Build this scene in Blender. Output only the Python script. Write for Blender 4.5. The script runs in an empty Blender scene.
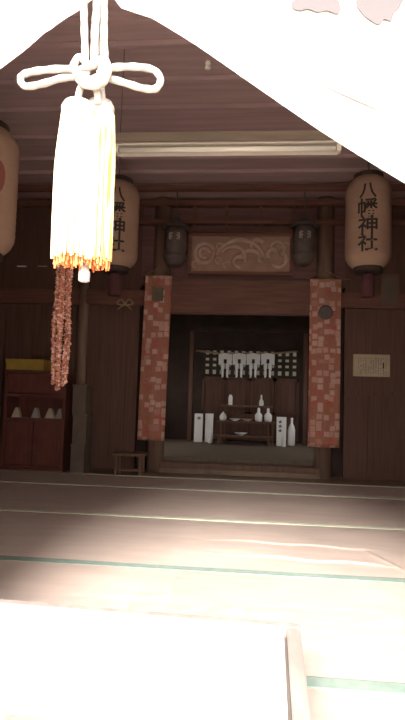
import bpy, bmesh, math, random
from mathutils import Vector, Matrix
random.seed(7)
PI = math.pi
S = bpy.context.scene
COL = S.collection

# ------------------------------------------------------------ camera
CAM_H, F = .77, 545.0
YAW, PITCH, ROLL = math.radians(5), math.radians(4), math.radians(1.7)
cd = bpy.data.cameras.new('camera')
cd.sensor_fit = 'VERTICAL'; cd.sensor_height = 36; cd.sensor_width = 36
cd.lens = F / 720 * 36
cd.clip_start = .02
cam = bpy.data.objects.new('camera', cd); COL.objects.link(cam)
CR = Matrix.Rotation(YAW, 3, 'Z') @ Matrix.Rotation(PI/2 + PITCH, 3, 'X') @ Matrix.Rotation(ROLL, 3, 'Z')
cam.matrix_world = Matrix.Translation((0, 0, CAM_H)) @ CR.to_4x4()
S.camera = cam

# ------------------------------------------------------------ sky, sun, exposure
w = bpy.data.worlds.new('sky'); S.world = w; w.use_nodes = True
bg = w.node_tree.nodes['Background']
bg.inputs['Color'].default_value = (1.0, .93, .86, 1)
bg.inputs['Strength'].default_value = 3.2
sd = bpy.data.lights.new('sun', 'SUN'); sd.energy = 12; sd.angle = math.radians(26); sd.color = (1, .95, .88)
sun = bpy.data.objects.new('sun', sd); COL.objects.link(sun)
sun.rotation_euler = Vector((.12, 1, -.61)).to_track_quat('-Z', 'Y').to_euler()
sun.location = (-2, -6, 8)
S.view_settings.view_transform = 'Standard'; S.view_settings.look = 'None'
S.view_settings.exposure = 0.64; S.view_settings.gamma = 1
S.view_settings.use_curve_mapping = False

# ------------------------------------------------------------ materials
def mat(name, col, rough=.7, spec=.3, metal=0, var=None, scale=6, stretch=(1, 1, 1), trans=0, bump=0, lo=.35, hi=.65):
    m = bpy.data.materials.new(name); m.use_nodes = True
    nt = m.node_tree; N = nt.nodes; L = nt.links
    b = N['Principled BSDF']; out = N['Material Output']
    b.inputs['Base Color'].default_value = (*col, 1)
    b.inputs['Roughness'].default_value = rough
    b.inputs['Specular IOR Level'].default_value = spec
    b.inputs['Metallic'].default_value = metal
    if var or bump:
        tc = N.new('ShaderNodeTexCoord'); mp = N.new('ShaderNodeMapping')
        mp.inputs['Scale'].default_value = stretch
        L.new(tc.outputs['Object'], mp.inputs['Vector'])
        nz = N.new('ShaderNodeTexNoise'); nz.inputs['Scale'].default_value = scale; nz.inputs['Detail'].default_value = 4
        L.new(mp.outputs['Vector'], nz.inputs['Vector'])
        if var:
            r = N.new('ShaderNodeValToRGB')
            r.color_ramp.elements[0].position = lo; r.color_ramp.elements[0].color = (*col, 1)
            r.color_ramp.elements[1].position = hi; r.color_ramp.elements[1].color = (*var, 1)
            L.new(nz.outputs['Fac'], r.inputs['Fac']); L.new(r.outputs['Color'], b.inputs['Base Color'])
        if bump:
            bp = N.new('ShaderNodeBump'); bp.inputs['Strength'].default_value = bump; bp.inputs['Distance'].default_value = .01
            L.new(nz.outputs['Fac'], bp.inputs['Height']); L.new(bp.outputs['Normal'], b.inputs['Normal'])
    if trans:
        t = N.new('ShaderNodeBsdfTranslucent'); t.inputs['Color'].default_value = (*col, 1)
        mx = N.new('ShaderNodeMixShader'); mx.inputs['Fac'].default_value = trans
        L.new(b.outputs[0], mx.inputs[1]); L.new(t.outputs[0], mx.inputs[2]); L.new(mx.outputs[0], out.inputs['Surface'])
    return m

M = {}
M['beam'] = mat('aged_red_brown_beam', (.13, .055, .04), .6, var=(.19, .085, .062), scale=5, stretch=(.6, 4, 6), bump=.3)
M['panel'] = mat('dark_board_wall', (.10, .05, .038), .7, var=(.135, .068, .052), scale=4, stretch=(9, 9, .5), bump=.2)
M['upper'] = mat('dark_upper_board', (.15, .075, .07), .75, var=(.2, .1, .095), scale=4, stretch=(.5, 6, 9), bump=.2)
M['ceil'] = mat('dark_ceiling_board', (.42, .29, .29), .75, var=(.5, .34, .335), scale=3, stretch=(.5, 8, 1))
M['post'] = mat('brown_post', (.13, .07, .045), .6, var=(.18, .1, .065), scale=4, stretch=(8, 8, .5))
M['pillar'] = mat('pale_worn_pillar', (.2, .125, .09), .6, var=(.26, .17, .125), scale=4, stretch=(8, 8, .5))
M['greypost'] = mat('grey_green_post', (.12, .095, .07), .7, var=(.16, .12, .09), scale=4, stretch=(8, 8, .5))
M['red'] = mat('dark_red_lacquer', (.12, .038, .03), .5, var=(.15, .05, .038), scale=5, stretch=(5, 5, 1))
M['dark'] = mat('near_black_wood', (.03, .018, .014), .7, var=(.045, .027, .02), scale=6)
M['floor'] = mat('worn_floor_board', (.2, .13, .09), .5, var=(.27, .18, .13), scale=4, stretch=(.4, 8, 1))
M['goza'] = mat('aged_rush_mat', (.70, .58, .52), .5, .35, var=(.76, .64, .58), scale=5, stretch=(.5, 3, 1), bump=.1)
M['green'] = mat('faded_green_binding', (.16, .215, .185), .8, var=(.2, .25, .22), scale=30)
M['cream'] = mat('cream_binding', (.6, .56, .44), .8, var=(.45, .5, .38), scale=12)
M['cloth'] = mat('white_curtain_cloth', (.88, .86, .82), .9, .1, trans=.45)
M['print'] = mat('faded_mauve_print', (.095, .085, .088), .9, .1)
M['rope'] = mat('white_cord', (.45, .42, .39), .8, .2, var=(.36, .32, .29), scale=40)
M['tassel'] = mat('cream_yellow_thread', (.9, .7, .38), .8, .2, var=(.92, .82, .6), scale=14, stretch=(12, 12, .6))
M['tassel2'] = mat('yellow_shaded_thread', (.85, .42, .05), .8, .2, var=(.92, .82, .6), scale=16, stretch=(14, 14, .4), lo=.42, hi=.55)  # yellower copy of the tassel thread, shade of the right side put into its colour
M['tasseltip'] = mat('orange_thread_tips', (.85, .28, .1), .8, .2)
M['palewood'] = mat('pale_wood', (.23, .185, .17), .6, var=(.28, .24, .22), scale=5, stretch=(6, 1, 1))
M['whitepanel'] = mat('white_panel', (.85, .82, .76), .7)
M['lamp'] = mat('cream_enamel', (.8, .73, .64), .4, .5, var=(.72, .65, .56), scale=9)
M['tube'] = mat('unlit_white_tube', (.85, .78, .7), .25, .6)
M['batten'] = mat('beige_batten', (.22, .17, .13), .6, var=(.28, .22, .17), scale=5, stretch=(.5, 6, 6))
M['paper'] = mat('old_lantern_paper', (.32, .2, .145), .85, .1, var=(.38, .24, .17), scale=5, trans=.2)
M['ink'] = mat('brown_black_ink', (.028, .018, .014), .8)
M['redink'] = mat('red_ink', (.2, .06, .045), .8)
M['notice'] = mat('beige_notice_paper', (.42, .34, .24), .85, .1, var=(.5, .41, .3), scale=7)
M['faint'] = mat('faint_ink', (.22, .17, .12), .9)
M['yellow'] = mat('olive_yellow_board', (.42, .28, .05), .7, var=(.36, .23, .045), scale=9)
M['carve'] = mat('carved_brown_panel', (.28, .16, .12), .6, var=(.36, .21, .155), scale=9)
M['relief'] = mat('worn_relief', (.5, .34, .26), .6, var=(.4, .26, .2), scale=14)
M['bronze'] = mat('dark_bronze', (.085, .06, .055), .55, .4, var=(.11, .08, .07), scale=14)
M['mark'] = mat('pale_fretwork', (.42, .34, .28), .7)
M['gold'] = mat('brassy_edge', (.2, .12, .065), .45, .5, var=(.15, .09, .05), scale=9)
M['white'] = mat('white_porcelain', (.86, .87, .88), .3, .5)
M['whitepaper'] = mat('white_paper', (.85, .86, .88), .9, .1, trans=.25)
M['shoji'] = mat('backlit_paper', (.34, .34, .3), .9, .1, trans=.6)
M['greybox'] = mat('grey_wooden_box', (.12, .088, .07), .7, var=(.15, .11, .085), scale=9)
M['straw'] = mat('straw_rope', (.3, .2, .12), .9, var=(.4, .27, .16), scale=30)
M['greyfab'] = mat('grey_shelf_paper', (.32, .29, .26), .9)
M['magenta'] = mat('dull_crimson_fringe', (.07, .024, .026), .9)
M['gravel'] = mat('pale_gravel', (.36, .33, .29), .9, var=(.45, .41, .36), scale=30)
M['iron'] = mat('thin_wire', (.12, .08, .07), .5, .5)

def brocade(name, seed, cell=.06):
    m = bpy.data.materials.new(name); m.use_nodes = True
    N = m.node_tree.nodes; L = m.node_tree.links; b = N['Principled BSDF']
    b.inputs['Roughness'].default_value = .6
    tc = N.new('ShaderNodeTexCoord'); mp = N.new('ShaderNodeMapping')
    mp.inputs['Location'].default_value = (seed, 0, seed * .37)
    mp.inputs['Scale'].default_value = (1, .001, 1)
    L.new(tc.outputs['Object'], mp.inputs['Vector'])
    v = N.new('ShaderNodeTexVoronoi'); v.inputs['Scale'].default_value = 1 / cell; v.inputs['Randomness'].default_value = .55
    v.feature = 'F1'; v.distance = 'CHEBYCHEV'
    L.new(mp.outputs['Vector'], v.inputs['Vector'])
    sp = N.new('ShaderNodeSeparateColor'); L.new(v.outputs['Color'], sp.inputs['Color'])
    r = N.new('ShaderNodeValToRGB'); r.color_ramp.interpolation = 'CONSTANT'
    els = [(0, (.6, .24, .16)), (.15, (.85, .52, .42)), (.45, (.6, .22, .13)), (.55, (.9, .62, .52)), (.83, (.55, .25, .11)), (.9, (.72, .17, .14))]
    r.color_ramp.elements[0].color = (*els[0][1], 1); r.color_ramp.elements[1].position = els[1][0]; r.color_ramp.elements[1].color = (*els[1][1], 1)
    for p, c in els[2:]:
        e = r.color_ramp.elements.new(p); e.color = (*c, 1)
    L.new(sp.outputs[0], r.inputs['Fac'])
    v2 = N.new('ShaderNodeTexVoronoi'); v2.inputs['Scale'].default_value = 2.3 / cell; L.new(mp.outputs['Vector'], v2.inputs['Vector'])
    r2 = N.new('ShaderNodeValToRGB'); r2.color_ramp.elements[0].position = .2; r2.color_ramp.elements[0].color = (.75, .75, .75, 1)
    r2.color_ramp.elements[1].position = .6; r2.color_ramp.elements[1].color = (.6, .22, .12, 1)
    L.new(v2.outputs['Distance'], r2.inputs['Fac'])
    mx0 = N.new('ShaderNodeMix'); mx0.data_type = 'RGBA'; mx0.inputs[0].default_value = .15
    L.new(r.outputs['Color'], mx0.inputs[6]); L.new(r2.outputs['Color'], mx0.inputs[7])
    r3 = N.new('ShaderNodeValToRGB'); r3.color_ramp.elements[0].position = .36; r3.color_ramp.elements[0].color = (0, 0, 0, 1)
    r3.color_ramp.elements[1].position = .5; r3.color_ramp.elements[1].color = (1, 1, 1, 1)
    L.new(v.outputs['Distance'], r3.inputs['Fac'])
    mx = N.new('ShaderNodeMix'); mx.data_type = 'RGBA'
    L.new(r3.outputs['Color'], mx.inputs[0]); L.new(mx0.outputs[2], mx.inputs[6]); mx.inputs[7].default_value = (.6, .25, .17, 1)
    L.new(mx.outputs[2], b.inputs['Base Color'])
    return m
M['brocade'] = brocade('orange_pink_brocade', 3.1)
M['brocade2'] = brocade('orange_pink_brocade_red', 11.7)
M['crane'] = brocade('red_and_white_folded_paper', 5.5, .014)

# ------------------------------------------------------------ helpers
def ray(px, py): return CR @ Vector((px - 202.5, 360 - py, -F))
def atY(px, py, Y):
    d = ray(px, py); return Vector((0, 0, CAM_H)) + d * (Y / d.y)
def atZ(px, py, z):
    d = ray(px, py); return Vector((0, 0, CAM_H)) + d * ((z - CAM_H) / d.z)

def new(): return bmesh.new()
def box(bm, x0, x1, y0, y1, z0, z1, bev=0, rot=None, piv=None):
    r = bmesh.ops.create_cube(bm, size=1)
    vs = r['verts']
    bmesh.ops.scale(bm, vec=(x1-x0, y1-y0, z1-z0), verts=vs)
    c = Vector(((x0+x1)/2, (y0+y1)/2, (z0+z1)/2))
    bmesh.ops.translate(bm, vec=c, verts=vs)
    if bev:
        es = {e for v in vs for e in v.link_edges}
        rr = bmesh.ops.bevel(bm, geom=list(es), offset=bev, segments=2, affect='EDGES', clamp_overlap=True)
        vs = list({v for f in rr['faces'] for v in f.verts} | {v for v in vs if v.is_valid})
    if rot:
        bmesh.ops.rotate(bm, cent=piv or c, matrix=rot, verts=vs)
    return vs
def lathe(bm, prof, c, n=24, cap=True, sq=1.0, jag=None):
    rings = []
    for i, (r, z) in enumerate(prof):
        rings.append([bm.verts.new((c[0] + r*math.cos(2*PI*k/n), c[1] + r*sq*math.sin(2*PI*k/n), c[2] + z + (jag(i, k) if jag else 0))) for k in range(n)])
    for a, b in zip(rings, rings[1:]):
        for k in range(n):
            bm.faces.new((a[k], a[(k+1) % n], b[(k+1) % n], b[k]))
    if cap:
        bm.faces.new(list(reversed(rings[0]))); bm.faces.new(rings[-1])
def tube(bm, pts, r, n=8, closed=False, rs=None, twist=0, amp=0):
    pts = [Vector(p) for p in pts]; m = len(pts); rings = []
    up = Vector((0, 1, .01))
    for i, p in enumerate(pts):
        a = pts[(i-1) % m] if closed else pts[max(i-1, 0)]
        b = pts[(i+1) % m] if closed else pts[min(i+1, m-1)]
        t = (b-a).normalized()
        u = t.cross(up)
        if u.length < 1e-3: u = t.cross(Vector((1, 0, 0)))
        u.normalize(); v = t.cross(u)
        R_ = rs[i] if rs else r
        rings.append([bm.verts.new(p + (u*math.cos(2*PI*k/n) + v*math.sin(2*PI*k/n)) * R_ * (1 + amp*math.cos(2*(2*PI*k/n) + twist*i))) for k in range(n)])
    seq = list(zip(rings, rings[1:])) + ([(rings[-1], rings[0])] if closed else [])
    for a, b in seq:
        for k in range(n): bm.faces.new((a[k], a[(k+1) % n], b[(k+1) % n], b[k]))
    if not closed:
        bm.faces.new(list(reversed(rings[0]))); bm.faces.new(rings[-1])
def smooth_path(ctrl, n=8, closed=False):
    P = [Vector(p) for p in ctrl]; m = len(P); out = []
    rng = range(m) if closed else range(m-1)
    for i in rng:
        if closed: p0, p1, p2, p3 = P[(i-1) % m], P[i], P[(i+1) % m], P[(i+2) % m]
        else: p0, p1, p2, p3 = P[max(i-1, 0)], P[i], P[i+1], P[min(i+2, m-1)]
        for k in range(n):
            t = k/n
            out.append(.5*((2*p1) + (p2-p0)*t + (2*p0-5*p1+4*p2-p3)*t*t + (3*p1-p0-3*p2+p3)*t**3))
    if not closed: out.append(P[-1])
    return out
def sheet(bm, fn, us, vs, th=0):
    g = [[bm.verts.new(fn(u, v)) for v in vs] for u in us]
    for i in range(len(us)-1):
        for j in range(len(vs)-1):
            bm.faces.new((g[i][j], g[i+1][j], g[i+1][j+1], g[i][j+1]))
    if th: bmesh.ops.solidify(bm, geom=bm.faces[:], thickness=th)
def prism(bm, pts, y0, y1):
    """outline in x,z extruded from y0 to y1"""
    a = [bm.verts.new((p[0], y0, p[1])) for p in pts]; b = [bm.verts.new((p[0], y1, p[1])) for p in pts]
    n = len(pts)
    bm.faces.new(a); bm.faces.new(list(reversed(b)))
    for k in range(n): bm.faces.new((a[k], b[k], b[(k+1) % n], a[(k+1) % n]))
def lin(a, b, n): return [a + (b-a)*i/(n-1) for i in range(n)]

ORG = {}
def obj(name, bm, m, parent=None, smooth=False, origin=None, label=None):
    me = bpy.data.meshes.new(name)
    bmesh.ops.recalc_face_normals(bm, faces=bm.faces[:])
    if parent is not None: o0 = ORG[parent.name]
    elif origin is not None: o0 = Vector(origin)
    else: o0 = Vector((0, 0, 0))
    bmesh.ops.translate(bm, vec=-o0, verts=bm.verts[:])
    bm.to_mesh(me); bm.free()
    me.materials.append(M[m])
    if smooth:
        for p in me.polygons: p.use_smooth = True
    o = bpy.data.objects.new(name, me); COL.objects.link(o)
    if parent is not None: o.parent = parent
    else: o.location = o0
    ORG[o.name] = o0
    if label: o['label'] = label
    return o
def tag(o, label, cat, group=None, kind=None):
    o['label'] = label; o['category'] = cat
    if group: o['group'] = group
    if kind: o['kind'] = kind
    return o
def thing(name, label, cat, loc, group=None):
    o = bpy.data.objects.new(name, None); COL.objects.link(o); o.location = loc; o.empty_display_size = .1
    ORG[o.name] = Vector(loc)
    return tag(o, label, cat, group)
def struct(name, bm, m, label=None):
    o = obj(name, bm, m); o['kind'] = 'structure'
    if label: o['label'] = label
    return o
def dup(root, loc, label, group=None):
    def cp(o, par):
        c = o.copy(); COL.objects.link(c)
        if par is not None: c.parent = par
        ORG[c.name] = Vector(loc)
        for ch in list(o.children): cp(ch, c)
        return c
    r = cp(root, None); r.location = loc; r['label'] = label
    if group: r['group'] = group
    return r
def text_faces(bm, s, cx, cz, size, fn, bold=.0):
    """one glyph of size, centred at cx,cz in a flat plane; fn maps (x,z) to a point"""
    cu = bpy.data.curves.new('glyph', 'FONT'); cu.body = s; cu.size = 1; cu.resolution_u = 3; cu.offset = bold
    to = bpy.data.objects.new('glyph', cu); COL.objects.link(to)
    dg = bpy.context.evaluated_depsgraph_get()
    me = to.evaluated_get(dg).to_mesh()
    co = [v.co.copy() for v in me.vertices]; fs = [tuple(p.vertices) for p in me.polygons]
    to.evaluated_get(dg).to_mesh_clear()
    bpy.data.objects.remove(to); bpy.data.curves.remove(cu)
    if not co: return
    x0, x1 = min(c.x for c in co), max(c.x for c in co); y0, y1 = min(c.y for c in co), max(c.y for c in co)
    k = size / max(x1-x0, y1-y0, .01)
    vs = [bm.verts.new(fn(cx + (c.x-(x0+x1)/2)*k, cz + (c.y-(y0+y1)/2)*k)) for c in co]
    for f in fs:
        try: bm.faces.new([vs[i] for i in f])
        except ValueError: pass

# ============================================================ THE SETTING
WL, WR, YB, ZC = -3.0, 2.85, 5.72, 2.9
bm = new(); box(bm, -12, 12, -9, 14, -.72, -.62); o = struct('ground', bm, 'gravel')
bm = new(); box(bm, WL, WR, .62, YB+.1, -.12, 0); struct('floor', bm, 'floor')
bm = new()
box(bm, WL-.1, WR+.1, .62, .7, -.62, -.12); struct('floor_edge', bm, 'post')
bm = new(); box(bm, WL-.2, WR+.2, .75, 8.9, ZC, ZC+.1)
for yy in (2.52, 2.88, 3.09, 3.46, 3.81, 4.24, 4.64, 4.94, 5.28):
    box(bm, WL, WR, yy-.02, yy+.02, ZC-.035, ZC-.002, .004)
struct('ceiling', bm, 'ceil')
bm = new(); box(bm, WL-.1, WL, .75, YB+.1, -.62, ZC); struct('wall_left', bm, 'panel')
bm = new(); box(bm, WR, WR+.1, .75, YB+.1, -.62, ZC); struct('wall_right', bm, 'panel')
# front lintel from which the curtain hangs
bm = new(); box(bm, WL, WR, 1.18, 1.32, 2.22, 2.42, .008); box(bm, WL, WR, 1.22, 1.28, 2.42, ZC)
struct('trim_front', bm, 'beam')
DX0, DX1 = -.93, 1.0
bm = new(); box(bm, WL, DX0, 1.22, 1.3, -.1, 2.22); struct('wall_front_left', bm, 'panel')
bm = new(); box(bm, DX1, WR, 1.22, 1.3, -.1, 2.22); struct('wall_front_right', bm, 'panel')
for s_, x in (('left', DX0), ('right', DX1)):
    bm = new(); box(bm, x-.07, x+.07, 1.19, 1.33, 0, 2.22, .008); struct('trim_doorpost_' + s_, bm, 'post')
# back wall around the opening
OX0, OX1, OZ0, OZ1 = -.84, .63, .14, 1.66
bm = new()
box(bm, WL, -1.19, YB, YB+.08, 0, ZC)
for i in range(12):
    x = WL + .02 + i*.15
    box(bm, x, x+.012, YB-.008, YB, .12, 1.72)
struct('wall_back_left', bm, 'panel')
bm = new(); box(bm, .97, WR, YB, YB+.08, 0, ZC)
box(bm, .97, WR, YB-.03, YB, .84, .9, .004)
for x in (1.22, 1.72, 2.22): box(bm, x-.012, x+.012, YB-.035, YB, .06, .84)
struct('wall_back_right', bm, 'panel')
bm = new(); box(bm, -1.19, .97, YB, YB+.08, OZ1+.3, ZC); struct('wall_back_upper', bm, 'upper')
# posts
def post(name, x, r=.09, y=YB-.02, z1=ZC):
    bm = new(); lathe(bm, [(r, 0), (r, z1)], (x, y, 0), 20); o = struct(name, bm, 'pillar')
    for p in o.data.polygons: p.use_smooth = len(p.vertices) == 4
    return o
post('pillar_left', -.965); post('pillar_right', .76)
post('pillar_side_left', -1.8, .06); post('pillar_side_right', 1.66, .07)
# horizontal beams
bm = new(); box(bm, -.88, .67, YB-.08, YB+.05, OZ1, OZ1+.36, .01); struct('trim_lintel', bm, 'beam')
bm = new(); box(bm, WL, -1.05, YB-.07, YB-.002, 1.74, 1.9, .008); struct('trim_lintel_left', bm, 'beam')
bm = new(); box(bm, .85, WR, YB-.07, YB-.002, 1.74, 1.9, .008); struct('trim_lintel_right', bm, 'beam')
bm = new()
box(bm, -1.9, 1.7, YB-.14, YB-.05, 2.60, 2.64, .006); box(bm, -.85, .62, YB-.12, YB-.04, 2.51, 2.55, .006)
box(bm, WL, WR, YB-.13, YB-.03, 2.80, 2.86, .006)
for px in (-.62, -.28, .08, .42): box(bm, px-.018, px+.018, YB-.1, YB-.06, 2.55, 2.82, .004)
struct('trim_upper', bm, 'beam')
# crossing tie beams higher up, nearer
bm = new(); box(bm, WL, WR, 5.2, 5.26, 2.81, 2.87, .008); struct('trim_tie', bm, 'beam')
# raised threshold; light on its edge is put into the lighter step colour
bm = new(); box(bm, -.9, .72, YB-.12, YB+.1, 0, .1, .006); o = struct('trim_threshold', bm, 'post')
bm = new(); box(bm, -.9, .72, YB-.15, YB-.12, 0, .05, .004); struct('trim_threshold_step', bm, 'gold')
# inner sanctuary
IX0, IX1, IY = -1.75, 1.55, 8.25
bm = new(); box(bm, IX0, IX1, YB+.1, 9.3, .04, .14); struct('floor_inner', bm, 'greypost')
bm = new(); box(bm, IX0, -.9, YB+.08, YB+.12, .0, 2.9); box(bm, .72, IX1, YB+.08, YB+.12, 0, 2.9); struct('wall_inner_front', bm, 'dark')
for s, x in (('left', IX0-.06), ('right', IX1)):
    bm = new()
    box(bm, x, x+.06, YB+.1, 6.3, 0, 2.3); box(bm, x, x+.06, 7.9, 8.5, 0, 2.3)
    box(bm, x, x+.06, 6.3, 7.9, 0, .7); box(bm, x, x+.06, 6.3, 7.9, 1.25, 2.3)  # unseen side openings added so that sky light reaches the altar
    struct('wall_inner_' + s, bm, 'panel')
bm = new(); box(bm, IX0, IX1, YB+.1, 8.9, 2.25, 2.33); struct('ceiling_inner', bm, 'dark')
# back of the sanctuary: doors and lattice transom
bm = new()
box(bm, IX0, -.72, IY, IY+.05, .14, 2.3); box(bm, .74, IX1, IY, IY+.05, .14, 2.3)
box(bm, -.72, .74, IY, IY+.05, 1.52, 2.3)
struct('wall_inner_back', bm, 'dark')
bm = new(); box(bm, -.72, .74, IY+.032, IY+.05, .04, 1.1); struct('wall_inner_back_low', bm, 'dark')
for i in range(4):
    x = -.72 + i*.365
    bm = new()
    box(bm, x+.004, x+.361, IY+.01, IY+.03, .16, 1.1)
    box(bm, x+.004, x+.04, IY-.01, IY+.03, .16, 1.1, .004); box(bm, x+.325, x+.361, IY-.01, IY+.03, .16, 1.1, .004)
    box(bm, x+.004, x+.361, IY-.01, IY+.03, 1.05, 1.1, .004); box(bm, x+.004, x+.361, IY-.01, IY+.03, .55, .59, .004)
    struct('door_%d' % (i+1), bm, 'panel')
bm = new()
box(bm, -.72, .74, IY-.03, IY+.04, 1.1, 1.14, .004); box(bm, -.72, .74, IY-.03, IY+.04, 1.5, 1.54, .004)
n = 13
for i in range(n+1):
    x = -.70 + i*1.42/n; box(bm, x-.029, x+.029, IY-.015, IY+.01, 1.14, 1.5)
for j in range(1, 4):
    z = 1.14 + j*.09; box(bm, -.72, .74, IY-.017, IY+.012, z-.025, z+.025)
win = struct('window_1', bm, 'dark')
bm = new(); box(bm, -.72, .74, IY+.02, IY+.024, 1.12, 1.52); pn = obj('pane', bm, 'shoji', win); pn['kind'] = 'structure'
for i, x in enumerate((-.86, .80)):
    bm = new(); box(bm, x-.03, x+.03, 7.95, 8.01, .14, 1.75, .006); struct('trim_inner_post_%d' % (i+1), bm, 'panel')
bm = new(); box(bm, -.9, .84, 7.96, 8.02, 1.75, 1.83, .006); struct('trim_inner_beam', bm, 'dark')

# ============================================================ MATS
MY = [.70, 1.585, 2.50, 3.50, 4.58, 5.22]
mlab = ['brown rush mat nearest the doorway, under the white-topped box', 'brown rush mat just beyond the white-topped box',
        'brown rush mat with long crumpled creases near its right side', 'brown rush mat third back from the box, smooth and shaded',
        'narrow dark rush mat just in front of the sanctuary threshold']
for i in range(5):
    y0, y1 = MY[i], MY[i+1]
    X0, X1 = -2.75, 2.6
    r = thing('rush_mat', mlab[i], 'mat', (0, (y0+y1)/2, 0), 'rush mats laid across the hall floor')
    def top(u, v, y0=y0, y1=y1, i=i):
        z = .012 + .0015*math.sin(u*3+i) * math.sin(v*7)
        if i == 2:
            for (yc, h, a) in ((2.99, .006, .05), (2.72, .008, -.02)):
                d = v - (yc - .06*u + .012*math.sin(u*17 + yc*9))
                fade = max(0, min(1, (u+.25)/.3)) * max(0, min(1, (.72-u)/.12))
                z += h*math.exp(-(d/.012)**2)*fade
            d = (u - .62 - .35*(2.9-v)); fade = max(0, 1-abs(v-2.75)/.28)
            z += .005*math.exp(-(d/.018)**2)*fade
        return Vector((u, v, z))
    bm = new()
    us = lin(X0, X1, 40) if i != 2 else lin(X0, -.3, 12)[:-1] + lin(-.3, 1.0, 130) + lin(1.0, X1, 10)[1:]
    vs_ = lin(y0+.004, y1-.062, 10 if i != 2 else 110)
    sheet(bm, top, us, vs_, -.008)
    obj('mat_body', bm, 'goza', r)
    bm = new(); box(bm, X0, X1, y1-.062, y1-.003, .004, .0145, .003)
    obj('cloth_border', bm, 'green' if i in (0, 1) else ('cream' if i > 2 else 'cream'), r, label='faded green cloth border' if i < 2 else 'pale greenish cloth border')

# ============================================================ CURTAIN
CY = 1.12
KX = -.35
def _edge(pts): return [(abs(atY(px, py, 1.12).x - KX), atY(px, py, 1.12).z) for px, py in pts]
LEFT_E = [(0, 1.70)] + _edge([(78, -4), (50, 28), (25, 50), (0, 70), (-60, 112)]) + [(.9, 1.1), (1.6, 1.02)]
RIGHT_E = [(0, 1.70)] + _edge([(118, -2), (145, 15), (195, 45), (240, 75), (320, 128), (405, 182)]) + [(1.0, 1.06), (1.6, .96), (2.4, 1.08)]
def zb(x):
    d = x - KX
    if d >= 0:
        pts = RIGHT_E
    else:
        d = -d
        pts = LEFT_E
    for (a, za), (b, zz) in zip(pts, pts[1:]):
        if d <= b: return za + (zz-za)*(d-a)/(b-a)
    return pts[-1][1]
def curtain_pt(u, v):
    z0 = zb(u); z = z0 + (2.24 - z0)*v
    d = u - KX; ang = math.atan2(z - 2.3, d) if abs(d)+abs(z-2.3) > 0 else 0
    rr = math.hypot(d, (1.68 - z))
    a2 = math.atan2(1.68 - z, abs(d)+.02)
    y = CY + .018*math.sin(a2*14 + (1 if d > 0 else 2.2)) * min(1, rr*2.5)*(1-v*.8)
    y += .05*max(0, 1-abs(d)/.12)*max(0, 1-v*2) + .008*math.sin(u*9)*(1-v)
    # one sharp fold running down to the right
    p0 = Vector((.16, 1.442)); p1 = Vector((.285, 1.372))
    t = (Vector((u, z))-p0).dot(p1-p0)/(p1-p0).length_squared
    nrm = Vector((-(p1-p0).y, (p1-p0).x)).normalized()
    s = (Vector((u, z))-p0).dot(nrm)
    if -.3 < t < 1.3:
        k = max(0, 1-((t-.5)/.75)**2)
        y -= .012*k*max(0, min(1, (s+.001)/.003))*max(0, 1-s/.09)
    return Vector((u, y, z))
cur = thing('shrine_curtain', 'large white cloth curtain gathered up at the tasselled cord, faded mauve crest print', 'curtain', (KX, CY, 2.24))
bm = new()
us = lin(-1.1, -.7, 30)[:-1] + lin(-.7, .45, 300) + lin(.45, 1.25, 30)[1:]
sheet(bm, curtain_pt, us, lin(0, .55, 220) + lin(.55, 1, 20)[1:])
bmesh.ops.solidify(bm, geom=bm.faces[:], thickness=.002)
obj('cloth', bm, 'cloth', cur, smooth=True)
# crest print on the face of the cloth: two feathered lobes
def on_curtain(x, z):
    z0 = zb(x); v = (z - z0)/(2.24 - z0); p = curtain_pt(x, v); return p + Vector((0, -.004, 0))
def blob(bm, pts, n=10):
    P = [Vector((p[0], 0, p[1])) for p in pts]
    P = smooth_path(P, 5, True)
    c = sum(P, Vector())/len(P)
    vc = bm.verts.new(on_curtain(c.x, c.z)); prev = None
    rings = []
    for k in range(1, 7):
        rings.append([bm.verts.new(on_curtain(*((c + (p-c)*k/6).xz))) for p in P])
    m = len(P)
    for i in range(m):
        bm.faces.new((vc, rings[0][i], rings[0][(i+1) % m]))
        for a, b in zip(rings, rings[1:]): bm.faces.new((a[i], a[(i+1) % m], b[(i+1) % m], b[i]))
bm = new()
q = lambda px, py: atY(px, py, CY).xz
for poly in ([(291, 5), (299, 12), (308, 9), (318, 13), (327, 10), (337, 14), (341, 5), (336, -14), (320, -30), (305, -22)],
             [(358, -6), (362, 12), (372, 23), (379, 26), (384, 20), (391, 22), (394, 13), (401, 4), (404, -10), (385, -26)],
             [(346, -12), (354, -14), (357, -34), (350, -44), (343, -32)]):
    blob(bm, [tuple(q(*p)) for p in poly])
obj('crest_print', bm, 'print', cur, smooth=True, label='faded mauve crest print')

bm = new()  # grey strip laid on the cloth, painting the shade line of the fold
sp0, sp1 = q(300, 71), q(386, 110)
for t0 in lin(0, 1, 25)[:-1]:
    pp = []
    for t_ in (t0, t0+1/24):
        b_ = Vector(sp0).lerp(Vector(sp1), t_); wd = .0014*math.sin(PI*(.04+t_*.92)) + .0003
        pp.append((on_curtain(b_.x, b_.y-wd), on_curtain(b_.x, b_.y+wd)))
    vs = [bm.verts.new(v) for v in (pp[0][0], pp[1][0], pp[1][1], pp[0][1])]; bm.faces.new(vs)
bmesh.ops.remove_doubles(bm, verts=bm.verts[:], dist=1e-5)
obj('seam_line', bm, 'print', cur, label='thin grey seam')

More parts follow.
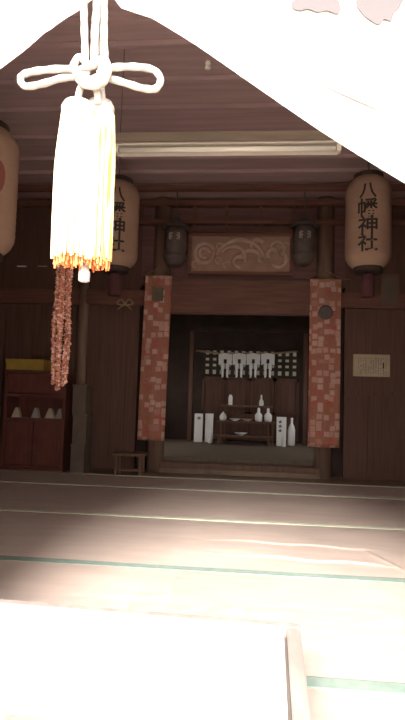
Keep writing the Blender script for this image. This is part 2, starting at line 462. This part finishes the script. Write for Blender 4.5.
# ============================================================ TASSELLED CORD
TY = 1.02
def t3(px, py, dy=0): return atY(px, py, TY + dy)
k0 = t3(93, 75)
tc_ = thing('tasselled_cord', 'white braided cord tied in a looped bow with two long sunlit tassels', 'tassel', k0)
cr_ = .0076
bm = new()
for pts in ([(86, 66, -.006), (84.5, 30, 0), (84, -5, .01), (84, -60, .06)], [(105, 70, -.004), (104, 30, 0), (104, -5, .01), (103, -60, .06)],
            [(94, 66, -.014), (95, 30, -.012), (97, 0, -.005), (98, -60, .04)], [(98.5, 66, .01), (99, 30, .01), (99, -60, .06)]):
    tube(bm, smooth_path([t3(*p) for p in pts], 14), cr_, 10, twist=.9, amp=.08)
obj('hanging_cord', bm, 'rope', tc_, smooth=True)
for pts in ([(90, 74, -.012), (70, 69, -.012), (42, 70.5, -.008), (25, 74, 0), (20.5, 80, 0), (26, 86.5, 0), (42, 84, -.002), (66, 77.5, -.004), (90, 78, 0)],
            [(98, 74, -.012), (112, 68, -.014), (135, 67, -.01), (153, 70, 0), (160.5, 79, 0), (156, 88.5, 0), (143, 88.5, -.002), (120, 81.5, -.004), (98, 76, 0)]):
    bm = new(); tube(bm, smooth_path([t3(*p) for p in pts], 10), cr_*.92, 10, twist=.9, amp=.08)
    obj('bow_loop', bm, 'rope', tc_, smooth=True)
bm = new()
for pts in ([(80, 58, -.01), (74, 66, -.018), (80, 76, -.022), (92, 80, -.024), (101, 74, -.018), (100, 64, -.01), (90, 66, -.02)],
            [(104, 60, -.008), (108, 70, -.018), (103, 82, -.022), (92, 86, -.022), (81, 82, -.016), (79, 72, -.008), (90, 66, -.022)]):
    tube(bm, smooth_path([t3(*p) for p in pts], 8, True), cr_*1.02, 10, True, twist=.9, amp=.08)
for pts in ([(84, 80, -.004), (80, 90, -.004), (77, 104, 0)], [(95, 82, -.002), (97, 92, -.002), (98, 104, 0)], [(101, 82, .01), (102, 95, .012), (103, 106, .012)]):
    tube(bm, smooth_path([t3(*p) for p in pts], 8), cr_*.9, 10)
obj('centre_knot', bm, 'rope', tc_, smooth=True)
def tassel(px, ptop, pbot, hw, dy, tm='tassel'):
    top_ = t3(px, ptop, dy); bot = t3(px-1.5, pbot, dy); H = top_.z - bot.z
    R_ = hw/F*TY
    c = Vector((top_.x, top_.y, bot.z))
    bm = new(); lathe(bm, [(R_*.35, H+.004), (R_*.72, H+.002), (R_*.86, H-.008), (R_*.84, H-.02), (R_*.78, H-.026)], c, 30)
    hd = obj('tassel_head', bm, 'rope', tc_, smooth=True)
    bm = new(); nst = 44
    for ring, rr in ((0, 1.0), (1, .84)):
        for k in range(nst if ring == 0 else 30):
            a = 2*PI*k/(nst if ring == 0 else 30) + ring*.05 + random.uniform(-.03, .03)
            zb_ = random.uniform(.004, .016) - .002*ring
            w1 = random.uniform(-.05, .05)
            pts = []
            for t in lin(0, 1, 9):
                z = (H-.022)*(1-t) + zb_*t
                r_ = R_*rr*(.80 + .20*min(1, t*3)) * (1+.02*math.sin(t*6+k))
                pts.append(c + Vector((r_*math.cos(a+w1*t), r_*.85*math.sin(a+w1*t), z)))
            tube(bm, pts, .0023*R_/.035, 6, twist=1.1, amp=.1)
    lathe(bm, [(R_*.7, .03), (R_*.76, H*.6), (R_*.68, H-.02)], c, 30)
    sk = obj('tassel_skirt', bm, tm, tc_, smooth=True, label='cream yellow thread skirt')
    bm = new()
    for k in range(60):
        a = random.uniform(0, 2*PI); rr = R_*random.uniform(.3, .98)
        p = c + Vector((rr*math.cos(a), rr*.85*math.sin(a), .02))
        tube(bm, [p, p + Vector((random.uniform(-.003, .003), random.uniform(-.003, .003), -.02 - random.uniform(0, .012)))], .0017, 5)
    obj('fringe_tips', bm, 'tasseltip', sk, label='orange thread tips')
tassel(78.5, 105, 262, 20.5, 0)
tassel(100.5, 104, 264, 18, .03, 'tassel2')
bm = new(); c = t3(84, 281, .02)
lathe(bm, [(.006, -.002), (.011, 0), (.0115, .018), (.009, .022), (.008, .05)], c, 16)
obj('cord_end', bm, 'rope', tc_, smooth=True, label='white bound cord end below the fringe')

# ============================================================ WHITE-TOPPED BOX
ob = thing('offering_box', 'low pale wooden box with raised rim and white top, nearest the viewer', 'offering box', (-.29, 1.2, 0))
A = math.radians(-2.4); RZ = Matrix.Rotation(A, 3, 'Z'); pv = Vector((.14, 1.46, 0))
def rbox(bm, *a, bev=0): box(bm, *a, bev, RZ, pv)
bx0, bx1, by0, by1, bt = -.72, .143, .93, 1.465, .2
bm = new()
rbox(bm, bx0+.012, bx1-.012, by0+.012, by1-.012, .02, bt-.03); obj('body', bm, 'palewood', ob)
bm = new(); rbox(bm, bx0, bx1, by1-.03, by1, bt-.03, bt, bev=.003); rbox(bm, bx0, bx1, by0, by0+.03, bt-.03, bt, bev=.003)
rbox(bm, bx0, bx0+.034, by0+.03, by1-.03, bt-.03, bt-.0015, bev=.003); rbox(bm, bx1-.034, bx1, by0+.03, by1-.03, bt-.03, bt-.0015, bev=.003)
obj('rim', bm, 'palewood', ob)
bm = new(); rbox(bm, bx0+.042, bx1-.042, by0+.038, by1-.038, bt-.028, bt-.006, bev=.002); obj('top_panel', bm, 'whitepanel', ob, label='white top panel')
bm = new(); rbox(bm, bx0+.004, bx1-.004, by0+.004, by1-.004, 0.018, .045, bev=.003); obj('plinth', bm, 'palewood', ob)

# ============================================================ FLUORESCENT LAMP
fl = thing('fluorescent_lamp', 'long unlit white fluorescent tube fitting hung below the dark ceiling', 'lamp', (-.17, 3.1, 2.9))
a, b = -.83, .49
bm = new(); box(bm, a-.01, b-.03, 3.07, 3.2, 2.262, 2.325, .004); obj('mounting_batten', bm, 'batten', fl, label='beige mounting batten')
bm = new()
prof = [(-.075, 2.235), (-.035, 2.262), (.045, 2.262), (.085, 2.235), (.085, 2.229), (.04, 2.25), (-.03, 2.25), (-.075, 2.229)]
va = [bm.verts.new((a, 3.1+p[0], p[1])) for p in prof]; vb = [bm.verts.new((b, 3.1+p[0], p[1])) for p in prof]
for k in range(8): bm.faces.new((va[k], va[(k+1) % 8], vb[(k+1) % 8], vb[k]))
bm.faces.new(va); bm.faces.new(list(reversed(vb)))
obj('reflector', bm, 'lamp', fl)
bm = new(); tube(bm, [(a+.03, 3.085, 2.222), (b-.03, 3.085, 2.222)], .016, 16); obj('tube', bm, 'tube', fl, smooth=True)
for x in (a+.012, b-.012):
    bm = new(); box(bm, x-.012, x+.012, 3.06, 3.115, 2.2, 2.25, .004); obj('lamp_holder', bm, 'lamp', fl)
for x in (a+.02, b-.12):
    bm = new(); tube(bm, [(x, 3.12, 2.32), (x+.005, 3.12, 2.9)], .0025, 6); obj('hanging_wire', bm, 'iron', fl)
c = atY(208, 62, 3.3); c.z = 2.868
bm = new(); lathe(bm, [(.012, -.02), (.02, -.016), (.02, -.004), (.013, .0), (.013, .008), (.02, .012), (.016, .032)], c, 16)
tag(obj('insulator', bm, 'tube', origin=c, smooth=True), 'small round white porcelain insulator on the ceiling beside the curtain edge', 'insulator')

# ============================================================ PAPER LANTERNS
def lantern_body_r(t, R_):    # t 0..1 bottom to top
    e = min(t, 1-t)
    s = 1 if e > .16 else math.sqrt(max(0, 1-((.16-e)/.16)**2*.62))
    return R_*s*(1 - .0*(t-.5)**2)
def lantern(c, R_, H, chars, label, group, red=None, tassel_=True, rotx=0):
    r = thing('paper_lantern', label, 'lantern', c, group)
    prof = []
    for i in range(73):
        t = i/72; rr = lantern_body_r(t, R_) * (1 + .012*(abs((i % 4)-2)/2-.5))
        prof.append((rr, (t-.5)*H))
    bm = new(); lathe(bm, prof, c, 40, cap=False)
    obj('shade', bm, 'paper', r, smooth=True)
    re = lantern_body_r(0, R_)
    bm = new(); lathe(bm, [(re*1.0, -H/2-.035), (re*1.05, -H/2-.03), (re*1.05, -H/2+.008), (re*.98, -H/2+.012)], c, 32)
    obj('bottom_ring', bm, 'dark', r, label='black bottom ring')
    bm = new(); lathe(bm, [(re*.98, H/2-.012), (re*1.05, H/2-.008), (re*1.05, H/2+.03), (re, H/2+.035)], c, 32)
    obj('top_ring', bm, 'dark', r, label='black top ring')
    bm = new(); tube(bm, [c+Vector((0, 0, H/2+.03)), Vector((c.x, c.y, ZC-.01))], .006, 8); obj('hanging_cord', bm, 'iron', r)
    if tassel_:
        bm = new(); lathe(bm, [(.052, -H/2-.22), (.056, -H/2-.1), (.045, -H/2-.05), (.02, -H/2-.034)], c, 20); obj('fringe', bm, 'magenta', r, label='dull crimson fringe')
    # lettering wrapped around the paper, facing the doorway
    def wrap(x, z, off=.002):
        t = min(.97, max(.03, z/H + .5)); rr = lantern_body_r(t, R_)*1.008 + off
        a = -PI/2 + x/R_ + rotx
        return Vector((c.x + rr*math.cos(a), c.y + rr*math.sin(a), c.z + z))
    bm = new(); n = len(chars)
    for i, ch in enumerate(chars):
        text_faces(bm, ch, .0, H*.285 - i*H*.185, H*.205 if i else H*.18, wrap, .018)
    if chars: obj('lettering', bm, 'ink', r, label='brush lettering in dark ink')
    if red:
        bm = new()
        P = []
        for k in range(16):
            a = 2*PI*k/16; P.append((R_*red[0] + .028*math.cos(a)*(1+.3*math.cos(a)), H*red[1] + .085*math.sin(a)*(1 if math.sin(a) > 0 else 1.2)))
        vs = [bm.verts.new(wrap(*p, .004)) for p in P]; vc = bm.verts.new(wrap(R_*red[0], H*red[1], .004))
        for k in range(16): bm.faces.new((vc, vs[k], vs[(k+1) % 16]))
        obj('red_mark', bm, 'redink', r, label='red painted mark')
    return r
G = 'large paper lanterns hanging in the hall'
lantern(Vector((.88, 4.2, 2.145)), .172, .70, '八幡神社', 'tan paper lantern with dark characters, on the right side beside the white curtain', G, rotx=-.22)
lantern(Vector((-1.085, 4.2, 2.125)), .172, .69, '八幡神社', 'tan paper lantern with dark characters, half hidden behind the bright tassels', G, rotx=.2)
lantern(Vector((-1.57, 3.0, 1.94)), .178, .74, '', 'tan paper lantern with a red mark, cut off by the left picture edge', G, red=(.5, .07), tassel_=False, rotx=.35)

# ============================================================ CARVED PANEL
cp = thing('carved_panel', 'brown carved wooden panel with worn scroll relief above the sanctuary opening', 'panel', (-.13, 5.5, 2.03))
x0, x1, z0, z1 = -.66, .41, 2.04, 2.47
bm = new(); box(bm, x0+.03, x1-.03, 5.5, 5.54, z0+.03, z1-.03); obj('board', bm, 'carve', cp)
bm = new()
box(bm, x0, x1, 5.485, 5.55, z1-.035, z1, .005); box(bm, x0, x1, 5.485, 5.55, z0, z0+.03, .005)
box(bm, x0, x0+.035, 5.487, 5.55, z0+.03, z1-.035, .005); box(bm, x1-.035, x1, 5.487, 5.55, z0+.03, z1-.035, .005)
obj('frame', bm, 'beam', cp)
bm = new()
def arc(cx, cz, r, a0, a1, n=16, sx=1): return [Vector((cx + sx*r*math.cos(lin(a0, a1, n)[i]), 5.497, cz + r*math.sin(lin(a0, a1, n)[i]))) for i in range(n)]
def ridge(pts, r=.026): tube(bm, pts, r, 8, rs=[r*(.5+.5*math.sin(PI*min(1, .15+i/(len(pts)-1)*.8))) for i in range(len(pts))])
ridge(arc(-.49, 2.26, .10, .3, 2*PI+.2, 26)); ridge(arc(-.49, 2.26, .05, 0, 5.2)); 
ridge(arc(-.13, 2.16, .24, .25, PI-.35, 26, 1.05)); ridge(arc(-.2, 2.2, .13, .0, 2.6)); ridge(arc(-.02, 2.18, .11, .4, 3.0)); ridge(arc(-.13, 2.17, .06, 0, 5.0))
ridge(arc(.25, 2.31, .07, -1.2, 3.6)); ridge(arc(.26, 2.2, .08, -2.6, 1.4)); ridge(arc(.2, 2.25, .05, .5, 4.2)); ridge(arc(.05, 2.34, .06, .5, 4))
for c_ in ((-.33, 2.33), (-.34, 2.18), (.1, 2.2), (.33, 2.34), (-.58, 2.14), (-.26, 2.14)): ridge(arc(c_[0], c_[1], .035, 0, 4.8, 12), .012)
obj('scroll_relief', bm, 'relief', cp, smooth=True, label='paler worn scroll relief')

# ============================================================ DARK METAL HANGING LANTERNS
def metal_lantern(c, label):
    r = thing('metal_lantern', label, 'lantern', c, 'dark metal lanterns flanking the carved panel')
    bm = new(); lathe(bm, [(.02, .30), (.03, .27), (.07, .24), (.15, .2), (.155, .185), (.11, .18)], c, 6); obj('roof', bm, 'bronze', r)
    bm = new(); lathe(bm, [(.1, -.1), (.115, .0), (.115, .1), (.1, .185)], c, 24); obj('body', bm, 'bronze', r, smooth=True)
    bm = new(); lathe(bm, [(.05, -.2), (.07, -.19), (.12, -.12), (.12, -.095), (.1, -.09)], c, 24); obj('base', bm, 'bronze', r)
    bm = new(); tube(bm, [c+Vector((0, 0, .3)), Vector((c.x, c.y, ZC-.01))], .005, 6); obj('hanging_chain', bm, 'bronze', r)
    for s in (-1, 1):
        bm = new()
        for z in (.06, .092):
            cc = c + Vector((s*.036, -.112, z))
            tube(bm, [cc + Vector((.017*math.cos(t), 0.004*abs(s), .017*math.sin(t))) for t in lin(0, 2*PI, 11)[:-1]], .0045, 6, True)
            tube(bm, [cc+Vector((-.016, 0, -.012)), cc+Vector((.016, 0, .012))], .004, 6)
        obj('fretwork', bm, 'mark', r, label='pale openwork fretwork')
metal_lantern(Vector((-.77, 5.33, 2.28)), 'dark metal hanging lantern left of the carved panel')
metal_lantern(Vector((.50, 5.33, 2.30)), 'dark metal hanging lantern right of the carved panel')

# ============================================================ BROCADE BANNERS
def banner(x0, x1, z0, z1, m, label, disc, Y=5.5, lean=0):
    r = thing('brocade_banner', label, 'banner', ((x0+x1)/2, Y, z0), 'brocade banners beside the sanctuary opening')
    def f(u, v):
        t = (v-z0)/(z1-z0)
        return Vector((u + lean*(1-t), Y + .012*math.sin((u-x0)/(x1-x0)*PI*3)*(1-t*.7) + .006*math.sin(v*5), v))
    bm = new(); sheet(bm, f, lin(x0, x1, 16), lin(z0, z1, 40), .006); obj('cloth', bm, m, r, smooth=True)
    bm = new(); xm = (x0+x1)/2
    lathe(bm, [(.006, 0), (.006, x1-x0+.12)], (0, 0, 0), 10)
    bmesh.ops.rotate(bm, matrix=Matrix.Rotation(PI/2, 3, 'Y'), verts=bm.verts[:]); bmesh.ops.translate(bm, vec=(x0-.03, Y, z1+.004), verts=bm.verts[:])
    obj('rod', bm, 'gold', r, label='thin brass rod')
    bm = new(); tube(bm, [(x0, Y, z1+.006), (xm, Y+.1, z1+.12), (x1, Y, z1+.006)], .003, 6); obj('hanging_string', bm, 'straw', r)
    dz, mm, kind = disc
    bm = new()
    if kind == 'disc':
        lathe(bm, [(.07, 0), (.072, .004), (.06, .012), (.02, .014)], (0, 0, 0), 28)
        bmesh.ops.rotate(bm, matrix=Matrix.Rotation(PI/2, 3, 'X'), verts=bm.verts[:]); bmesh.ops.translate(bm, vec=(xm, Y-.014, dz), verts=bm.verts[:])
    else:
        box(bm, xm-.055, xm+.055, Y-.028, Y-.016, dz-.07, dz+.07, .03)
    obj('crest', bm, mm, r, smooth=False, label='dark round crest' if kind == 'disc' else 'pale grey rounded crest')
    return r
banner(-1.1, -.82, .325, 2.02, 'brocade', 'orange and pink brocade banner left of the sanctuary opening, pale crest near its top', (1.82, 'greypost', 'oval'), lean=-.025)
banner(.585, .895, .32, 2.0, 'brocade2', 'orange and pink brocade banner right of the sanctuary opening, dark round crest', (1.66, 'bronze', 'disc'))

# ============================================================ PAPER CRANE GARLAND (left)
c0 = atY(60, 389, 3.7)
gr = thing('crane_garland', 'hanging bunch of red and white folded paper strings below the bright tassels', 'garland', c0)
for k, (dx, dy, zl) in enumerate(((-.06, 0, .03), (-.035, .02, -.01), (-.01, -.01, .0), (.015, .02, .02), (.04, 0, .04), (-.02, -.03, .05))):
    bm = new(); z = c0.z + zl
    while z < 1.95:
        x = c0.x + dx + .006*math.sin(z*9+k) ; y = 3.7 + dy
        a = random.uniform(0, 6.3); s = .021
        p = [Vector((x + s*math.cos(a+q_*2.1), y + s*math.sin(a+q_*2.1), z + random.uniform(0, .012))) for q_ in range(3)]
        t_ = bm.verts.new((x, y, z+.03)); b_ = bm.verts.new((x, y, z-.006)); vv = [bm.verts.new(q_) for q_ in p]
        for i in range(3):
            bm.faces.new((t_, vv[i], vv[(i+1) % 3])); bm.faces.new((b_, vv[(i+1) % 3], vv[i]))
        z += .0165
    obj('crane_string', bm, 'crane', gr)
bm = new(); p = Vector((c0.x-.01, 3.7, 1.96)); tube(bm, [p, Vector((p.x, 3.7, 2.86))], .005, 6); lathe(bm, [(.055, -.008), (.055, .008)], p, 20)
obj('hanger', bm, 'straw', gr)

# ============================================================ CABINET, LEFT
X0, X1 = -2.45, -1.82; Yf = 5.3; Z1 = 1.0
cb = thing('offering_cabinet', 'dark red wooden cabinet with an open shelf, standing against the left back wall', 'cabinet', ((X0+X1)/2, Yf, 0))
bm = new()
box(bm, X0, X0+.03, Yf, 5.6, 0, Z1); box(bm, X1-.03, X1, Yf, 5.6, 0, Z1)
box(bm, X0-.01, X1+.01, Yf-.015, 5.61, Z1-.03, Z1, .004); box(bm, X0+.03, X1-.03, Yf, 5.6, .49, .52); box(bm, X0+.03, X1-.03, Yf, 5.6, .73, .76)
box(bm, X0+.03, X1-.03, 5.58, 5.6, 0, Z1-.03); box(bm, X0+.03, X1-.03, Yf+.01, 5.58, 0, .05)
obj('body', bm, 'red', cb)
bm = new(); box(bm, X0+.03, X1-.03, Yf+.004, Yf+.02, .77, Z1-.035, .004); obj('fascia_board', bm, 'red', cb)
xm = (X0+X1)/2
for (p, q_) in ((X0+.034, xm-.004), (xm+.004, X1-.034)):
    bm = new(); box(bm, p, q_, Yf, Yf+.02, .055, .485, .004); box(bm, p+.03, q_-.03, Yf-.006, Yf+.001, .09, .45, .004); d = obj('door', bm, 'red', cb)
    bm = new(); kx = q_-.02 if p < xm-.1 else p+.02
    lathe(bm, [(.008, 0), (.008, .01)], (kx, Yf-.012, .22), 10); obj('knob', bm, 'gold', d)
bm = new(); box(bm, X0-.03, X1+.015, Yf-.03, 5.6, .0, .03, .003) ; obj('plinth', bm, 'red', cb)
# papers on the open shelf
for i, (x, s, m_) in enumerate(((-2.35, .045, 'notice'), (-2.15, .04, 'greyfab'), (-2.0, .05, 'notice'), (-1.9, .04, 'greyfab'))):
    bm = new(); z = .521
    prism(bm, [(x-s, z), (x+s, z), (x+s*.35, z+.1), (x-s*.15, z+.1)], Yf+.06, Yf+.12)
    tag(obj('folded_paper', bm, m_, origin=(x, Yf+.09, z)), ['pale folded paper at the left end of the red cabinet shelf', 'small grey folded paper, second from the left on the cabinet shelf',
         'pale folded paper right of centre on the red cabinet shelf', 'grey folded paper at the right end of the cabinet shelf'][i], 'paper', 'folded papers on the cabinet shelf')
yb = thing('yellow_box', 'flat olive yellow box lying on top of the red cabinet', 'box', (-2.25, Yf+.1, Z1))
bm = new(); box(bm, -2.46, -2.07, Yf+.02, Yf+.26, Z1, Z1+.085, .004); obj('box_body', bm, 'yellow', yb)
bm = new(); box(bm, -2.466, -2.064, Yf+.014, Yf+.266, Z1+.075, Z1+.11, .004); obj('lid', bm, 'yellow', yb)
z = 0
for i, (h, dx) in enumerate(((.28, 0), (.3, .008), (.29, -.006))):
    bm = new(); box(bm, -1.735+dx, -1.60+dx, 5.28, 5.5, z+.001, z+h-.012)
    t = thing('wooden_box', ['grey-brown wooden box at the bottom of the stack beside the red cabinet', 'grey-brown wooden box in the middle of the stack beside the red cabinet',
        'grey-brown wooden box on top of the stack beside the red cabinet'][i], 'box', (-1.667+dx, 5.39, z), 'wooden boxes stacked beside the red cabinet')
    obj('box_body', bm, 'greybox', t)
    bm = new(); box(bm, -1.742+dx, -1.593+dx, 5.272, 5.508, z+h-.02, z+h, .003); obj('lid', bm, 'greybox', t)
    z += h

# small stool below the left banner
st = thing('low_stool', 'low dark wooden stool below the left brocade banner', 'stool', (-1.16, 5.25, 0))
p0 = -1.32; p1 = -1.0
bm = new(); box(bm, p0, p1, 5.26, 5.48, .185, .21, .004); obj('seat', bm, 'post', st)
for sx in (p0+.03, p1-.055):
    for sy in (5.275, 5.44):
        bm = new(); box(bm, sx, sx+.025, sy, sy+.025, .0, .185); obj('leg', bm, 'post', st)
bm = new(); box(bm, p0+.04, p1-.04, 5.28, 5.292, .04, .06); obj('stretcher', bm, 'post', st)

# small tied ornament on the left lintel
c = atY(125, 304, 5.64)
bm = new()
for s in (-1, 1):
    tube(bm, smooth_path([c, c+Vector((s*.04, -.006, .045)), c+Vector((s*.085, 0, .01)), c+Vector((s*.04, -.004, -.012))], 6, True), .009, 8, True)
    tube(bm, [c, c+Vector((s*.04, 0, -.03)), c+Vector((s*.075, 0, -.06))], .008, 8)
lathe(bm, [(.012, -.018), (.02, -.008), (.02, .008), (.012, .018)], c, 12)
tag(obj('straw_bow', bm, 'straw', origin=c, smooth=True), 'small tied straw bow on the beam left of the left banner', 'ornament')

# narrow window slits high on the left bay, their daylight painted as pale bars
for i, (a_, b_, m_) in enumerate(((17, 26, 'white'), (38, 47, 'mark'))):
    p = atY(a_, 266, YB-.01); q_ = atY(b_, 267, YB-.01)
    bm = new(); box(bm, p.x, q_.x, YB-.012, YB-.001, p.z-.008, p.z+.004)
    tag(obj('paper_slip', bm, m_, origin=(p.x, YB-.01, p.z)), ['brighter of two narrow white slips on the dark left wall', 'dimmer of two narrow slips on the dark left wall'][i], 'paper slip', 'paper slips on the left wall')

# ============================================================ NOTICE, RIGHT
Yn = YB-.04
a_ = atY(353.5, 354, Yn); b_ = atY(390, 377, Yn)
nt = thing('framed_notice', 'beige paper notice board with faint lines on the right back wall', 'notice', (a_.x, Yn, b_.z))
bm = new(); box(bm, a_.x, b_.x, Yn, Yn+.03, b_.z, a_.z, .003); obj('paper', bm, 'notice', nt)
bm = new()
for x in lin(a_.x+.05, b_.x-.04, 12):
    zt = a_.z-.035; zz = zt
    while zz > b_.z+.04:
        h = random.uniform(.012, .02)
        if random.random() < .75: box(bm, x-.004, x+.004, Yn-.0015, Yn+.001, zz-h, zz)
        zz -= h+.008
obj('writing', bm, 'faint', nt, label='faint columns of writing')
bm = new(); box(bm, b_.x-.072, b_.x-.06, Yn-.003, Yn+.001, (a_.z+b_.z)/2-.03, (a_.z+b_.z)/2+.03); obj('bold_heading', bm, 'ink', nt, label='dark heading mark')
# grey object partly behind the right lantern
c = atY(392, 288, 5.55)
bm = new(); box(bm, c.x-.09, c.x+.09, YB-.1, YB-.074, c.z-.16, c.z+.16, .006)
w_ = thing('picture_frame', 'dim grey picture frame on the beam below the right paper lantern', 'picture', (c.x, YB-.09, c.z-.16))
obj('frame', bm, 'post', w_)
bm = new(); box(bm, c.x-.07, c.x+.07, YB-.104, YB-.098, c.z-.14, c.z+.14); obj('picture_sheet', bm, 'greybox', w_)

# ============================================================ ALTAR
AY0, AY1 = 7.72, 8.1
al = thing('altar_shelf', 'dark wooden altar with three stepped shelves inside the sanctuary', 'altar', (0, 7.9, .14))
def sh(px0, px1, py, Y): p, q_ = atY(px0, py, Y), atY(px1, py, Y); return p.x, q_.x, (p.z+q_.z)/2
tiers = []
for (px0, px1, py, ya, yb2) in ((221, 273, 405.5, 7.98, 8.15), (217, 277, 421.5, 7.8, 7.97), (214, 273, 436, 7.54, 7.74)):
    x0, x1, z = sh(px0, px1, py, ya)
    tiers.append((x0, x1, z, ya, yb2))
    bm = new(); box(bm, x0, x1, ya, yb2, z-.025, z, .004); obj('shelf', bm, 'post', al)
    for x in (x0+.04, x1-.07):
        bm = new(); box(bm, x, x+.03, ya+.03, ya+.06, .14, z-.025); obj('leg', bm, 'post', al)
def put(tier, px):
    x0, x1, z, ya, yb2 = tiers[tier]; p = atY(px, 420, (ya+yb2)/2); return Vector((p.x, (ya+yb2)/2, z))
def lobj(name, prof, c, m, label, cat, group=None, lid=None):
    r = thing(name, label, cat, c, group)
    bm = new(); lathe(bm, prof, c, 20); obj('body', bm, m, r, smooth=True)
    if lid:
        bm = new(); lathe(bm, lid, c, 20); obj('lid', bm, m, r, smooth=True)
    return r
GV = 'white offering vessels on the altar'
vase = [(.03, 0), (.05, .01), (.052, .05), (.04, .085), (.02, .105), (.018, .13), (.03, .14)]
slim = [(.022, 0), (.03, .005), (.03, .12), (.02, .13), (.018, .15)]
dish = [(.03, 0), (.035, .008), (.08, .03), (.082, .035), (.07, .03), (.03, .014)]
lobj('candle_cup', slim, put(0, 230), 'white', 'slim white cylinder cup on the top altar shelf, at its left', 'cup', GV)
lobj('vase', [(.025, 0), (.035, .02), (.03, .07), (.014, .1), (.012, .15), (.016, .16)], put(0, 261), 'white', 'narrow-necked white vase on the top altar shelf, at its right', 'vase', GV)
lobj('water_jar', [(.03, 0), (.048, .02), (.05, .06), (.035, .085)], put(1, 223), 'white', 'round lidded white jar at the left end of the middle altar shelf', 'jar', GV, lid=[(.037, .085), (.03, .1), (.008, .108), (.01, .125)])
lobj('dish', dish, put(1, 235), 'white', 'shallow white dish beside the lidded jar on the altar', 'dish', GV)
lobj('dish', dish, put(1, 247), 'notice', 'brownish shallow dish in the middle of the middle altar shelf', 'dish', GV)
for px, lb in ((258.5, 'tall white flask with stopper, left of the pair on the altar'), (268, 'tall white flask with stopper, right of the pair on the altar')):
    lobj('sake_flask', [(.035, 0), (.052, .015), (.055, .09), (.038, .115), (.02, .13), (.018, .145), (.026, .155)], put(1, px), 'white', lb, 'flask', GV, lid=[(.014, .15), (.02, .17), (.02, .185), (.005, .2)])
lobj('dish', [(.035, 0), (.04, .01), (.09, .033), (.093, .038), (.078, .032), (.035, .015)], put(2, 241), 'white', 'wide white dish on the lowest altar shelf', 'dish', GV)
# tall boxes and bottles on the sanctuary floor
def carton(px0, px1, pyt, pyb, Y, label, marks, slant=0):
    p = atY(px0, pyb, Y); q_ = atY(px1, pyb, Y); zt = atY(px0, pyt, Y).z; z0 = .141
    r = thing('sake_carton', label, 'carton', ((p.x+q_.x)/2, Y, z0), 'tall white cartons beside the altar')
    bm = new(); box(bm, p.x, q_.x, Y, Y+.11, z0, zt, .003); obj('box_body', bm, 'white', r)
    if marks:
        bm = new(); wd = q_.x-p.x; cx = (p.x+q_.x)/2 + marks[1]*wd; h = zt-z0
        for (z, s, k) in marks[0]:
            zz = z0+h*z
            box(bm, cx-s, cx+s, Y-.003, Y+.001, zz-.006, zz+.004)
            box(bm, cx-.005, cx+.005, Y-.003, Y+.001, zz-.022, zz+.018)
            box(bm, cx-s*.8, cx-s*.3, Y-.003, Y+.001, zz-.026, zz-.012); box(bm, cx+s*.3, cx+s*.8, Y-.003, Y+.001, zz-.026, zz-.012)
        obj('printed_marks', bm, 'ink', r, label='dark printed marks')
carton(193.8, 202, 413.5, 441, 7.82, 'tall white carton at the far left of the altar, one dark mark near its top', ([(.86, .026, 0)], .05))
carton(204.5, 212.5, 413.5, 441, 7.86, 'plain tall white carton next to the altar, second from the left', None)
carton(276.5, 286, 417, 444, 7.66, 'tall white carton right of the altar with a column of dark marks', ([(.85, .02, 0), (.7, .024, 0), (.55, .022, 0)], -.15))
def bottle(px, pyt, Y, label, k=1.0, m='white'):
    p = atY(px, 430, Y); z0 = .141; H = atY(px, pyt, Y).z - z0
    r = thing('sake_bottle', label, 'bottle', (p.x, Y, z0), 'bottles beside the altar'); c_ = Vector((p.x, Y, z0))
    bm = new(); lathe(bm, [(.045*k, 0), (.052*k, .01), (.052*k, H*.55), (.04*k, H*.68), (.018*k, H*.8), (.016*k, H*.93)], c_, 20); obj('bottle_body', bm, m, r, smooth=True)
    bm = new(); lathe(bm, [(.019*k, H*.92), (.019*k, H)], c_, 14); obj('cap', bm, 'white', r)
bottle(291.5, 418, 7.84, 'tall white sake bottle at the far right of the altar')
bottle(210.5, 431, 7.72, 'small white bottle in front of the plain white carton', .55)
bottle(284, 434, 7.55, 'small white bottle in front of the marked right carton', .5)

# rope with four paper streamers over the altar
ra, rb = atY(216, 353, 8.05), atY(277, 353, 8.05)
bm = new(); pts = [ra.lerp(rb, t) + Vector((0, 0, -.03*math.sin(PI*t*4)**2)) for t in lin(0, 1, 33)]
tube(bm, [ra+Vector((-.3, 0, .03))] + pts + [rb+Vector((.3, 0, .03))], .014, 8, twist=.8, amp=.15)
tag(obj('straw_rope', bm, 'straw', origin=ra, smooth=True), 'thin straw rope strung across in front of the lattice', 'rope')
slabs = ['leftmost of the four white zigzag paper streamers over the altar', 'second from left of the four white paper streamers over the altar',
         'third from left of the four white paper streamers over the altar', 'rightmost of the four white zigzag paper streamers over the altar']
for i, px in enumerate((225.5, 239.5, 253.5, 268)):
    p = atY(px, 353, 8.02); s = 1
    bm = new()
    for sg in (-1, 1):
        x = p.x; z = p.z
        for j, (w__, h__) in enumerate(((.1, .11), (.075, .10), (.05, .10), (.03, .15))):
            xa, xb = (x, x+sg*w__)
            y_ = 8.02 - .008*j
            prism(bm, [(xa, z), (xb, z-.02), (xb, z-h__-.0), (xa, z-h__+.02)], y_, y_-.002)
            z -= h__*.72; x = x + sg*(w__*.22) if j % 2 == 0 else x - sg*(w__*.2)
    tag(obj('paper_streamer', bm, 'whitepaper', origin=p), slabs[i], 'streamer', 'white paper streamers over the altar')
